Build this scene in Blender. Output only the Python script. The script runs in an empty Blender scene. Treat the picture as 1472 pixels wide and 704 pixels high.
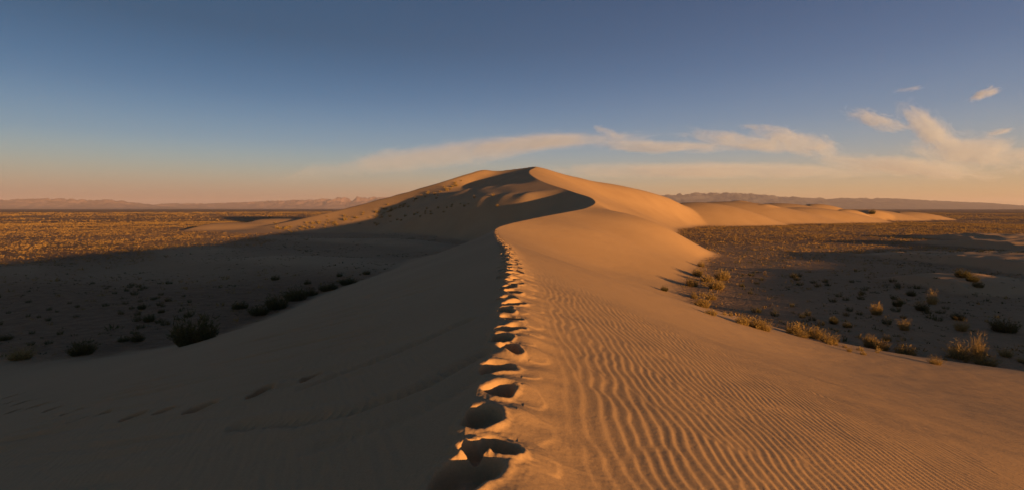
import bpy, math, random
import numpy as np
from mathutils import Vector

Q = 1.0
random.seed(7)
RNG = np.random.default_rng(11)
C = bpy.context.scene.collection

# ---------------------------------------------------------------- picture geometry (eye at the origin, looking along +Y)
F, U0, V0 = 736.0, 736.0, 300.0
SUN_EL = math.radians(3.4)
SUN_BACK = math.radians(46.5)              # the sun stands to the right and a little behind the viewer
SUN_DIR = np.array([math.cos(SUN_BACK) * math.cos(SUN_EL), -math.sin(SUN_BACK) * math.cos(SUN_EL), math.sin(SUN_EL)])


def P(u, v, y):
    return ((u - U0) / F * y, y, -(v - V0) / F * y)


# ---------------------------------------------------------------- noise
def _hash(ix, iy, seed):
    h = (ix.astype(np.int64) * 374761393 + iy.astype(np.int64) * 668265263 + seed * 974634777) & 0xFFFFFFFF
    h = ((h ^ (h >> 13)) * 1274126177) & 0xFFFFFFFF
    h = h ^ (h >> 16)
    return (h & 0xFFFF).astype(np.float32) * (2 * math.pi / 65536.0)


def perlin(x, y, seed=0):
    x = np.asarray(x, dtype=np.float64); y = np.asarray(y, dtype=np.float64)
    ix = np.floor(x); iy = np.floor(y)
    fx = (x - ix).astype(np.float32); fy = (y - iy).astype(np.float32)
    sx = fx * fx * fx * (fx * (fx * 6 - 15) + 10); sy = fy * fy * fy * (fy * (fy * 6 - 15) + 10)

    def g(dx, dy):
        a = _hash(ix + dx, iy + dy, seed)
        return np.cos(a) * (fx - dx) + np.sin(a) * (fy - dy)
    n0 = g(0, 0) * (1 - sx) + g(1, 0) * sx
    n1 = g(0, 1) * (1 - sx) + g(1, 1) * sx
    return (n0 * (1 - sy) + n1 * sy) * 1.5


def fbm(x, y, octs=4, seed=0, gain=0.5):
    t = 0.0; a = 1.0
    for k in range(octs):
        t = t + a * perlin(x * 2 ** k, y * 2 ** k, seed + 17 * k)
        a *= gain
    return t


def smax(a, b, k):
    h = np.clip(0.5 + 0.5 * (a - b) / k, 0, 1)
    return b * (1 - h) + a * h + k * h * (1 - h)


def sstep(a, b, x):
    t = np.clip((x - a) / (b - a), 0, 1)
    return t * t * (3 - 2 * t)


# ---------------------------------------------------------------- the dune ridge: a crest line and a smooth surface on each side of it
CREST = [(-3.0, -90, -0.9), (-1.8, -45, -1.4), (-0.8, -12, -1.6), (-0.5, -4, -1.62), (-0.40, 0, -1.62)]
CREST += [(-0.34, 2.94, -1.6), (-0.33, 3.93, -1.6), (-0.26, 5.1, -1.6), (-0.20, 6.9, -1.6), (-0.16, 9.8, -1.6), (-0.14, 13.0, -1.61)]
CREST += [P(728, 370, 17.9), P(724, 355, 24), P(718, 345, 34.5), P(713.5, 338, 48), P(711.5, 333, 60), P(716, 327, 66.5), P(735, 321, 72),
          P(760, 315.5, 78), P(790, 309.5, 86), P(820, 304, 95), P(840, 300, 103), P(852, 295, 110), P(855.5, 291, 116), P(853, 287, 122),
          P(846, 283, 129), P(830, 278, 139), P(812, 272, 150), P(790, 265, 164), P(775, 259, 176), P(765, 253, 188), P(761, 249, 197),
          P(762, 245, 206), P(770, 240, 216), P(752, 242, 221), P(735, 244, 224), P(712, 246, 226), P(697, 244.5, 227), P(685, 246.5, 227),
          P(665, 252, 227), P(640, 260, 226), P(590, 275, 225), P(540, 288.5, 224), P(500, 299, 222), P(460, 308, 219), P(430, 315, 217),
          P(400, 321, 214), P(370, 326, 212), P(300, 332, 208), (-200, 200, -11.5), (-260, 190, -13)]
CREST = np.array(CREST)


def catmull(pts, step_of):
    out = []
    n = len(pts)
    for i in range(n - 1):
        p0, p1, p2, p3 = pts[max(i - 1, 0)], pts[i], pts[i + 1], pts[min(i + 2, n - 1)]
        L = np.linalg.norm(p2 - p1)
        d01 = max(np.linalg.norm(p1 - p0), 1e-6) ** 0.5; d12 = L ** 0.5; d23 = max(np.linalg.norm(p3 - p2), 1e-6) ** 0.5
        m1 = (p2 - p1) if i == 0 else (p2 - p1) + d12 * ((p1 - p0) / d01 - (p2 - p0) / (d01 + d12))
        m2 = (p2 - p1) if i == n - 2 else (p2 - p1) + d12 * ((p3 - p2) / d23 - (p3 - p1) / (d12 + d23))
        m1 = m1 if i == 0 else d12 * ((p1 - p0) / d01 - (p2 - p0) / (d01 + d12) + (p2 - p1) / d12)
        m2 = m2 if i == n - 2 else d12 * ((p2 - p1) / d12 - (p3 - p1) / (d12 + d23) + (p3 - p2) / d23)
        k = max(1, int(math.ceil(L / step_of(p1))))
        for t in np.arange(k) / k:
            t2, t3 = t * t, t * t * t
            out.append((2 * t3 - 3 * t2 + 1) * p1 + (t3 - 2 * t2 + t) * m1 + (-2 * t3 + 3 * t2) * p2 + (t3 - t2) * m2)
    out.append(pts[-1])
    return np.array(out)


CRESTF = catmull(CREST, lambda p: 0.4 + abs(p[1]) * 0.012 if p[1] < 215 and p[1] > -20 else 6.0)
CRESTC = catmull(CREST, lambda p: 1.2 + abs(p[1]) * 0.02 if p[1] < 215 and p[1] > -20 else 12.0)

WIND = [  # windward side
    # near
    (5, -2, -2.9), (15, 0, -5.4), (27, 0, -8.2), (34, 0, -9.5), (40, 0, -12.5),
    (3, 5, -2.35), (8, 5, -3.7), (16, 10, -5.8), (25, 14, -8.2),
    (2, 12, -2.2), (6, 14, -3.75), (12, 20, -5.9),
    (5, 30, -3.75), (12, 29, -6.0), (20, 29, -7.9), (28.0, 28.9, -9.3), (31, 22, -9.4), (35, 24, -12), (33, 33, -12.5),
    (23.6, 30.8, -9.25), (20.9, 33, -9.25), (19.5, 36.4, -9.25), (18, 40.9, -9.25), (17.4, 45, -9.25), (17.8, 49, -9.25), (19.2, 55, -9.25),
    (8, 44, -6.1), (13, 44, -8.2), (24, 45, -12), (26, 53, -12), (22, 38, -11.5),
    (4, 60, -4.6), (12, 60, -7.2), (23.7, 66, -9.25), (32, 66, -12),
    (12, 78, -3.4), (21, 79, -6.3), (29.6, 78, -9.25), (38, 78, -12.5),
    P(900, 307, 103), P(955, 328, 97), P(1015, 371, 92), P(985, 345, 96),
    (24, 118, -1.3), (31, 124, -4.2), (40, 118, -8.2), (46, 112, -10.5), (44, 140, -8.0),
    (25, 142, 0.3), (33, 150, -3.6), (52, 160, -9.8), (60, 150, -13),
    P(850, 285, 172), P(900, 304, 190), P(940, 317, 202), P(965, 326, 214), (72, 200, -12.0),
    P(800, 255, 205), P(830, 265, 212), P(870, 283, 218), P(910, 297, 224), P(950, 309, 234), P(985, 319, 250), P(1010, 325, 258), (110, 240, -13),
    P(800, 248, 228), P(840, 258, 238), P(862, 264, 243), P(900, 271, 252), P(940, 281, 264), P(965, 287, 275),
    (80, 320, -3), (130, 300, -8), (150, 270, -13),
    (0, 262, 9), (-60, 275, -4), (-90, 262, -9), (-130, 250, -12), (0, 330, -5), (50, 310, -2), (80, 360, -13), (0, 400, -14), (-150, 330, -16), (-250, 280, -16),
    (10, -45, -3.2), (25, -45, -7.3), (34, -45, -9.5), (42, -45, -13), (30, -90, -9.5), (45, -90, -13),
]
SLIP = [  # lee side
    (-8, 0, -3.9), (-16, 0, -6.2), (-26, 0, -8.6), (-32, 0, -9.6), (-42, 0, -13),
    (-8, 12, -3.9), (-16, 16, -6.2), (-25, 22, -8.4), (-5, 5, -3.05), (-3, 9, -2.45),
    (-30.8, 30.8, -9.25), (-27, 31.2, -9.25), (-23.9, 32.8, -9.25), (-21.2, 35.8, -9.25), (-20.6, 41.4, -9.25), (-20.5, 51, -9.25), (-19.7, 61, -9.25),
    (-18.6, 78, -9.25), (-11, 34, -5.6), (-11, 50, -5.8), (-11, 62, -6.3), (-5, 20, -3.3), (-5, 34, -3.6),
    P(680, 347, 66), P(650, 356, 74), P(620, 366, 85), (-17.5, 97, -9.25), (-10, 106, -9.0), (-2, 100, -7.6), (-2, 88, -6.0), (3, 95, -5.6), (10, 103, -2.4),
    (0, 115, -7.0), (9, 118, -3.3), (-10, 124, -8.6),
    P(760, 308, 142), P(720, 318, 145), P(680, 325, 152), P(640, 332, 162), P(590, 335.5, 176),
    P(650, 314, 168), P(600, 317, 180), P(550, 322, 198), P(500, 326, 200),
    P(640, 272, 214), P(600, 285, 213), P(540, 302, 212.5), P(480, 316, 211), P(430, 325, 208), P(440, 334, 194), P(340, 336, 192),
    (-40, 60, -14), (-40, 95, -13), (-32, 120, -11.5), (-60, 150, -12), (-100, 165, -12.5), (-150, 180, -13), (-42, 32, -14), (-30, 42, -13), (-32, 60, -13),
    (-250, 220, -14), (-45, -40, -13), (-30, -45, -8.8), (-14, -45, -5), (-45, -90, -13), (-25, -90, -7.5),
]


# the stretch of lee slope that the low sun just rakes between two lobes of the crest
_lo, _hi = P(838, 280.5, 134), P(786, 263.5, 167)
_seg = CRESTC[(CRESTC[:, 1] > 134) & (CRESTC[:, 1] < 167) & (CRESTC[:, 0] > 0)]
for n, (cx, cy, cz) in enumerate(_seg):
    for q in (6, 13, 21, 30, 41):
        if q < 14 and n < 3: continue
        SLIP.append((cx - 0.70 * q, cy + 0.71 * q, cz + 0.016 * q - 0.06 * max(0, q - 24)))
for (cx, cy, cz) in (P(775, 259, 176), P(765, 253, 188), P(761, 249, 197)):
    for q in (8, 20, 33):
        SLIP.append((cx - 0.70 * q, cy + 0.71 * q, cz - 0.088 * q))


class TPS:
    def __init__(self, pts, smooth=1e-5):
        p = np.array(pts, float)
        self.s = 50.0
        self.c = p[:, :2] / self.s
        n = len(p)
        d2 = ((self.c[:, None] - self.c[None]) ** 2).sum(-1)
        K = 0.5 * d2 * np.log(d2 + 1e-12) + smooth * np.eye(n)
        Pm = np.hstack([np.ones((n, 1)), self.c])
        A = np.zeros((n + 3, n + 3)); A[:n, :n] = K; A[:n, n:] = Pm; A[n:, :n] = Pm.T
        self.w = np.linalg.solve(A, np.concatenate([p[:, 2], np.zeros(3)]))

    def __call__(self, x, y):
        x = np.asarray(x, float).ravel() / self.s; y = np.asarray(y, float).ravel() / self.s
        out = np.empty(len(x))
        n = len(self.c)
        for a in range(0, len(x), 20000):
            xs, ys = x[a:a + 20000, None], y[a:a + 20000, None]
            d2 = (xs - self.c[:, 0]) ** 2 + (ys - self.c[:, 1]) ** 2
            out[a:a + 20000] = (0.5 * d2 * np.log(d2 + 1e-12)) @ self.w[:n] + self.w[n] + xs[:, 0] * self.w[n + 1] + ys[:, 0] * self.w[n + 2]
        return out


W_SURF = TPS(np.vstack([CRESTC, np.array(WIND)]))
S_SURF = TPS(np.vstack([CRESTC, np.array(SLIP)]))
LEE_POLY = np.vstack([CRESTF[:, :2], [[-600, 262], [-600, -400], [-3, -400]]])


def inside(x, y, poly):
    r = np.zeros(len(x), bool)
    px, py = poly[:, 0], poly[:, 1]
    n = len(poly)
    for i in range(n):
        x1, y1, x2, y2 = px[i], py[i], px[(i + 1) % n], py[(i + 1) % n]
        if y1 == y2:
            continue
        lo, hi = min(y1, y2), max(y1, y2)
        m = (y > lo) & (y <= hi)
        if not m.any():
            continue
        idx = np.nonzero(m)[0]
        xi = x1 + (y[idx] - y1) / (y2 - y1) * (x2 - x1)
        r[idx] ^= x[idx] < xi
    return r


# ---------------------------------------------------------------- other dunes
def hump(x, y, cx, cy, rx, ry, ztop, brink=0.25, slip=0.58, p=1.25, curve=0.25, floor=-9.6):
    def base(xx, yy):
        q = ((xx - cx) / rx) ** 2 + ((yy - cy) / ry) ** 2
        return floor + (ztop - floor) * np.clip(1 - q, 0, 1) ** p - 3.0 * np.clip(q - 1, 0, 1)
    xb = cx - brink * rx - curve * rx * ((y - cy) / ry) ** 2
    b = base(x, y)
    return np.where(x < xb, np.minimum(b, base(xb, y) - slip * (xb - x)), b)


FAR_HUMPS = [  # the chain of dunes on the right beyond the plain
    P(1000, 291, 296) + (52, 38), P(1045, 290, 330) + (74, 44), P(1062, 288.5, 330) + (30, 18), P(1118, 292.5, 368) + (60, 40), P(1098, 293.5, 318) + (24, 14), P(1150, 298.5, 338) + (62, 26),
    P(1172, 293.5, 380) + (40, 24), P(1214, 301, 358) + (26, 14), P(1236, 301, 388) + (54, 26), P(1252, 302, 376) + (24, 13), P(1300, 304.5, 408) + (42, 21),
]
LEFT_HUMPS = [P(340, 320, 222) + (44, 18), P(405, 314.5, 232) + (44, 20)]
EDGE_HUMPS = [P(1402, 338, 150) + (28, 14), P(1452, 337, 148) + (44, 22), P(1472, 345, 116) + (42, 24), P(1495, 368, 78) + (46, 30), P(1418, 362, 94) + (32, 15), P(1392, 398, 58) + (17, 10)]
CAST = catmull(np.array([(40, -60, -5.9), (45, -40, -5.9), (58, 3, -5.8), (72, 27, -5.55), (90, 46, -5.5), (125, 80, -5.6), (156, 108, -6.0),
                         (200, 148, -7.0), (235, 175, -9.4)], float), lambda p: 2.0)


def cast_ridge(x, y):
    out = np.full(len(x), -30.0)
    m = (x > 15) & (x < 270) & (y > -120) & (y < 220)
    xs, ys = x[m], y[m]
    best = np.full(len(xs), -30.0)
    for cx, cy, cz in CAST:
        best = np.maximum(best, cz - 0.27 * (np.sqrt((xs - cx) ** 2 + (ys - cy) ** 2 + 1.0) - 1.0))
    out[m] = best
    return out


def lanes(x, y):
    c = 0.62 * y + 0.50 * x + 6 * perlin(x / 50, y / 40, 21)
    return np.sin(c / 4.6) * (0.6 + 0.8 * perlin(x / 30 + 5, y / 30, 22))


def floor_h(x, y):
    r = np.sqrt(x * x + y * y)
    z = -9.0 + 0.22 * fbm(x / 34 + 3, y / 34, 3, 5) * sstep(20, 60, r)
    # low swells and wind lanes on the shaded valley floor left of the ridge
    z = z + 0.95 * lanes(x, y) * sstep(-8, -25, x) * sstep(45, 60, y) * (1 - sstep(150, 200, y)) * sstep(-105, -50, x)
    z = z - 0.7 * sstep(-25, -75, x) * (1 - sstep(150, 260, y))
    z = z - 1.0 * sstep(800, 6000, r)
    z = z + sstep(150, 500, r) * 0.5 * fbm(x / 160, y / 160, 3, 9)
    return z


def heights(x, y):
    """height, region (0 plain, 1 ridge, 2 far dunes, 3 dune at the right, 4 dune at the left)"""
    x = np.asarray(x, float).ravel(); y = np.asarray(y, float).ravel()
    z = floor_h(x, y)
    reg = np.zeros(len(x), np.int8)
    # bare sand drifted over the plain: at the left foot of the big dune and in lanes over the valley floor
    sd = 0.22 * np.exp(-(((x + 116) / 60) ** 2 + ((y - 192) / 38) ** 2) ** 1.5) * (0.75 + 0.5 * perlin(x / 14, y / 14, 33))
    val = sstep(-2, -20, x) * sstep(55, 85, y) * (1 - sstep(185, 215, y)) * sstep(-105, -60, x)
    sd = sd + val * (0.55 + 0.45 * sstep(-0.1, 0.6, lanes(x, y)))
    sd = sd + 0.45 * sstep(12, 22, x) * (1 - sstep(110, 160, y))
    sd = np.clip(sd, 0, 1)
    near = (np.abs(x) < 320) & (y > -150) & (y < 460)
    i = np.nonzero(near)[0]
    if len(i):
        xs, ys = x[i], y[i]
        lee = inside(xs, ys, LEE_POLY)
        d = np.empty(len(xs))
        if lee.any(): d[lee] = S_SURF(xs[lee], ys[lee])
        if (~lee).any(): d[~lee] = W_SURF(xs[~lee], ys[~lee])
        fade = sstep(-90, -140, ys) * 8
        d = d - fade
        zi = z[i]
        k = 0.35 + 0.004 * np.sqrt(xs ** 2 + ys ** 2)
        reg[i] = np.where(d > zi, 1, 0)
        sd[i] = np.maximum(sd[i], sstep(-0.5, 0.35, d - zi + 0.25 * perlin(xs / 1.5, ys / 1.5, 31)))
        z[i] = smax(d, zi, k)
    for hs, rid in ((FAR_HUMPS, 2), (LEFT_HUMPS, 4), (EDGE_HUMPS, 3)):
        for hn, (cx, cy, zt, rx, ry) in enumerate(hs):
            j = np.nonzero((np.abs(x - cx) < 2 * rx) & (np.abs(y - cy) < 2 * ry))[0]
            if len(j):
                h = hump(x[j], y[j], cx, cy, rx, ry, zt, *((0.15, 0.5, 1.25, 0.6) if rid == 2 and rx < 46 else (0.2,)))
                if rid == 3: h = h + 0.40 * fbm(x[j] / 11, y[j] / 8, 3, 55 + hn)
                sd[j] = np.maximum(sd[j], sstep(-0.5, 0.35, h - z[j] + 0.25 * perlin(x[j] / 2, y[j] / 2, 32)))
                reg[j] = np.where(h > z[j], np.where(reg[j] == 1, 1, rid), reg[j])
                z[j] = smax(h, z[j], 0.5 if rid == 2 else 0.7)
    cr = cast_ridge(x, y)
    m = cr > -14
    sd[m] = np.maximum(sd[m], sstep(-0.4, 0.4, cr[m] - z[m]))
    reg[m] = np.where(cr[m] > z[m], 3, reg[m])
    z[m] = smax(cr[m], z[m], 0.8)
    return z, reg, sd


def ground(x, y):
    return heights(np.array([x]), np.array([y]))[0][0]


# ---------------------------------------------------------------- footprints along the crest
def make_prints():
    pr = []
    for (u, v, w) in [(668, 684, 92), (713, 644, 52), (682, 648, 46), (693, 604, 62), (717, 563, 42), (714, 531, 44), (733, 504, 32), (721, 489, 32),
                      (733, 474, 32), (735, 459, 26), (727, 448, 24), (738, 437, 26), (728, 430, 24), (738, 420, 22), (731, 414, 22), (742, 409, 18), (735, 404, 20)]:
        y = F * 1.62 / (v - V0)
        pr.append([(u - U0) / F * y, y, max(0.11, 0.54 * w / F * y)])
    y = 11.9
    side = 1
    while y < 64:
        t = CRESTF[(np.abs(CRESTF[:, 1] - y)).argmin()]
        if CRESTF[:, 1].max() > y:
            off = 0.10 + 0.13 * side + random.uniform(-.05, .05)
            pr.append([t[0] + off, y, random.uniform(.15, .20)])
        y += random.uniform(0.38, 0.52) * (1 + max(0, y - 25) * 0.012)
        side = -side
    return pr


PRINTS = make_prints()
# a line of old prints and scuffs across the shaded lee face
SCUFFS = [(15, 570, 16, 5), (15, 578, 12, 4), (32, 579, 22, 5), (55, 583, 30, 5), (76, 588, 22, 5), (104, 591, 24, 6), (110, 603, 18, 6), (143, 594, 28, 6), (19, 591, 16, 5),
          (192, 598, 34, 7), (236, 590, 30, 5), (288, 585, 44, 9), (375, 562, 30, 14), (447, 540, 26, 9)]


SLIDES = [([(696, 508), (646, 534), (609, 556), (560, 574), (475, 598), (400, 609), (342, 612)], 0.055), ([(672, 462), (616, 487), (560, 510), (510, 529), (440, 556)], 0.045),
          ([(690, 540), (640, 575), (560, 610), (470, 640)], 0.025)]


def stamp_prints(x, y, z, r):
    """Pits with a thrown-up rim, and small lobes of sand slid down beside them."""
    # the trodden path is level and a little banked up on its right side
    pp = np.array(sorted((p[1], p[0]) for p in PRINTS))
    e = np.searchsorted(r, 40.0)
    ys = np.clip(y[:e], pp[0, 0], pp[-1, 0])
    kk = np.ones(5) / 5
    px = np.convolve(np.pad(pp[:, 1], 2, mode='edge'), kk, mode='valid')
    t = x[:e] - (np.interp(ys, pp[:, 0], px) - 0.16)
    bank = 0.32 * np.clip(t, 0, None) * np.exp(-(np.clip(t, 0, None) / 0.50) ** 2) * (0.85 + 0.5 * perlin(x[:e] / 0.5, y[:e] / 0.35, 46))
    z[:e] += bank * (y[:e] > 0.5) * sstep(0.5, 1.5, y[:e]) * (1 - sstep(25, 40, y[:e]))
    e = np.searchsorted(r, 70.0)
    LOW = np.zeros(e); HIGH = np.zeros(e)
    for n, (px, py, s) in enumerate(PRINTS):
        R = s * 5 + 0.4
        rp = math.hypot(px, py)
        a, b = np.searchsorted(r, [rp - R, rp + R])
        sl = slice(a, b)
        X, Y = x[sl] - px, y[sl] - py
        ang = np.arctan2(Y, X)
        wob = 1 + 0.16 * np.sin(2 * ang + n * 1.7) + 0.07 * np.sin(3 * ang + n * 2.9) + 0.06 * perlin(x[sl] * 7, y[sl] * 7, 40)
        sk = 0.25 * math.sin(n * 4.1)
        d = np.sqrt((X - sk * Y) ** 2 + (Y / (1.18 + 0.32 * sstep(4.0, 6.0, py) + 0.14 * math.sin(n * 1.9))) ** 2) / (s * wob)
        depth = (0.70 + 0.12 * math.sin(n * 3.7)) * s + 0.025
        pit = -depth * (1 - sstep(0.66, 1.03, d)) * (1 + 0.25 * perlin(x[sl] * 5, y[sl] * 5, 44))
        left = 0.5 - 0.5 * np.cos(ang + 0.45)     # 1 on the far left side of the pit
        near_r = 0.5 + 0.5 * np.cos(ang + 0.8)     # the side towards the sun
        rim = (0.004 + 0.017 * left + 0.022 * near_r) * np.exp(-((d - 1.15 - 0.05 * left) / (0.20 + 0.06 * left)) ** 2) * (0.85 + 0.5 * perlin(x[sl] * 6, y[sl] * 6, 41))
        # loose sand slid down the windward side in a lobe with a soft edge
        lx, ly = X - s * 1.5, Y + s * 0.3
        lw = s * (1.15 + 0.3 * math.sin(n * 2.3))
        dl = np.sqrt((lx / (lw * 1.1)) ** 2 + (ly / (lw * 1.15)) ** 2) * (1 + 0.16 * perlin(x[sl] * 5, y[sl] * 5, 42))
        lobe = (0.011 * (1 - sstep(0.75, 1.1, dl)) + 0.007 * np.exp(-((dl - 1.0) / 0.13) ** 2) * (lx > 0)) * sstep(0.85, 1.3, d)
        LOW[sl] = np.minimum(LOW[sl], pit); HIGH[sl] = np.maximum(HIGH[sl], rim + lobe * (py < 16))
        crumb = np.exp(-((d - 1.3) / 0.5) ** 2) * 0.006 * perlin(x[sl] * 22, y[sl] * 22, 43)
        if py < 8: z[sl] += crumb * 0.5
    z[:e] += LOW + HIGH * (1 - sstep(0.02, 0.06, -LOW))


# ---------------------------------------------------------------- wind ripples on the windward side
RIP_PHI = np.array([-0.3, -0.1, 0.0, 0.1, 0.175, 0.26, 0.35, 0.44, 0.52, 0.60, 0.66, 0.73, 0.80, 0.90, 1.0, 1.2, 1.5])
RIP_H = np.array([-0.30, -0.10, 0.0, 0.10, 0.185, 0.30, 0.44, 0.59, 0.71, 0.80, 0.845, 0.865, 0.85, 0.78, 0.68, 0.46, 0.10])
_fp = np.linspace(-0.3, 1.5, 400)
_k = np.exp(-np.linspace(-2.2, 2.2, 41) ** 2); _k /= _k.sum()
RIP_HS = np.convolve(np.pad(np.interp(_fp, RIP_PHI, RIP_H), 20, mode='edge'), _k, mode='valid')


def ripples(x, y, lee):
    """Crests run along the ridge near it and swing round to lie across the slope farther down."""
    r = np.sqrt(x * x + y * y)
    rho = np.sqrt(x * x + (y + 2.2) ** 2); phi = np.arctan2(x, y + 2.2)
    base = rho * np.interp(phi, _fp, RIP_HS)
    wl = 0.142

    def wave(seed, mul):
        ph = (base + 0.11 * perlin(x / 1.1, y / 1.1, seed) + 0.034 * perlin(x / 0.34, y / 0.34, seed + 1)) / (wl * mul)
        f = ph - np.floor(ph)
        p = np.where(f < 0.64, f / 0.64, (1 - f) / 0.36)         # gentle stoss, steeper lee
        return p * p * (3 - 2 * p)
    m = sstep(-0.08, 0.08, perlin(x / 0.9, y / 1.3, 90))            # two sets meet and fork
    h = wave(61, 1.0) * m + wave(75, 1.04) * (1 - m)
    amp = 0.0066 * (0.85 + 0.35 * perlin(x / 2.1, y / 2.1, 66)) * (1 - sstep(9, 25, r)) * sstep(0.22, 0.62, x - 0.02 * y)
    amp = amp * (1.0 + 0.1 * sstep(0.25, 0.5, phi) - 0.3 * sstep(0.55, 0.85, phi))
    fine = 0.006 * (perlin((x * .4 - y) / 0.5, (x + y * .4) / 0.07, 95)) * sstep(0.3, 1.2, -x) * (1 - sstep(8, 20, r))
    return np.where(lee, fine, amp * (h - 0.5))


# ---------------------------------------------------------------- the ground sheet, finest towards the viewer
def build_grid():
    rs = [0.03, 0.3, 0.6, 0.9, 1.1]
    while rs[-1] < 30000:
        r = rs[-1]
        k = 0.0026 if r < 13 else 0.0045 if r < 75 else 0.006 if r < 300 else 0.009 if r < 600 else 0.03 if r < 3000 else 0.08
        k = k / Q if r > 1.2 else 0.02
        rs.append(r * (1 + k))
    rs = np.array(rs)
    st = 0.08 / Q
    fine = np.arange(-52, 52 + st / 2, st)
    coarse = np.arange(52 + 1.5, 308, 1.5)
    th = np.radians(np.concatenate([fine, coarse]))
    return rs, th


def make_mesh(name, verts, faces, smooth=True):
    me = bpy.data.meshes.new(name)
    nv, nf = len(verts), len(faces)
    k = faces.shape[1]
    me.vertices.add(nv); me.vertices.foreach_set('co', np.ascontiguousarray(verts, np.float32).ravel())
    me.loops.add(nf * k); me.loops.foreach_set('vertex_index', np.ascontiguousarray(faces, np.int32).ravel())
    me.polygons.add(nf); me.polygons.foreach_set('loop_start', np.arange(0, nf * k, k, dtype=np.int32))
    if smooth:
        me.polygons.foreach_set('use_smooth', np.ones(nf, bool))
    me.update(calc_edges=True)
    return me


def link(name, me, mats, label=None, cat=None, kind=None, group=None, parent=None):
    o = bpy.data.objects.new(name, me)
    C.objects.link(o)
    for m in (mats if isinstance(mats, (list, tuple)) else [mats]):
        if len(me.materials) < (len(mats) if isinstance(mats, (list, tuple)) else 1):
            me.materials.append(m)
    if label: o['label'] = label
    if cat: o['category'] = cat
    if kind: o['kind'] = kind
    if group: o['group'] = group
    if parent: o.parent = parent
    return o


# ---------------------------------------------------------------- materials
def nt(name):
    m = bpy.data.materials.new(name); m.use_nodes = True
    t = m.node_tree; t.nodes.clear()
    return m, t


def N(t, typ, **kw):
    n = t.nodes.new(typ)
    for k, v in kw.items():
        setattr(n, k, v)
    return n


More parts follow.
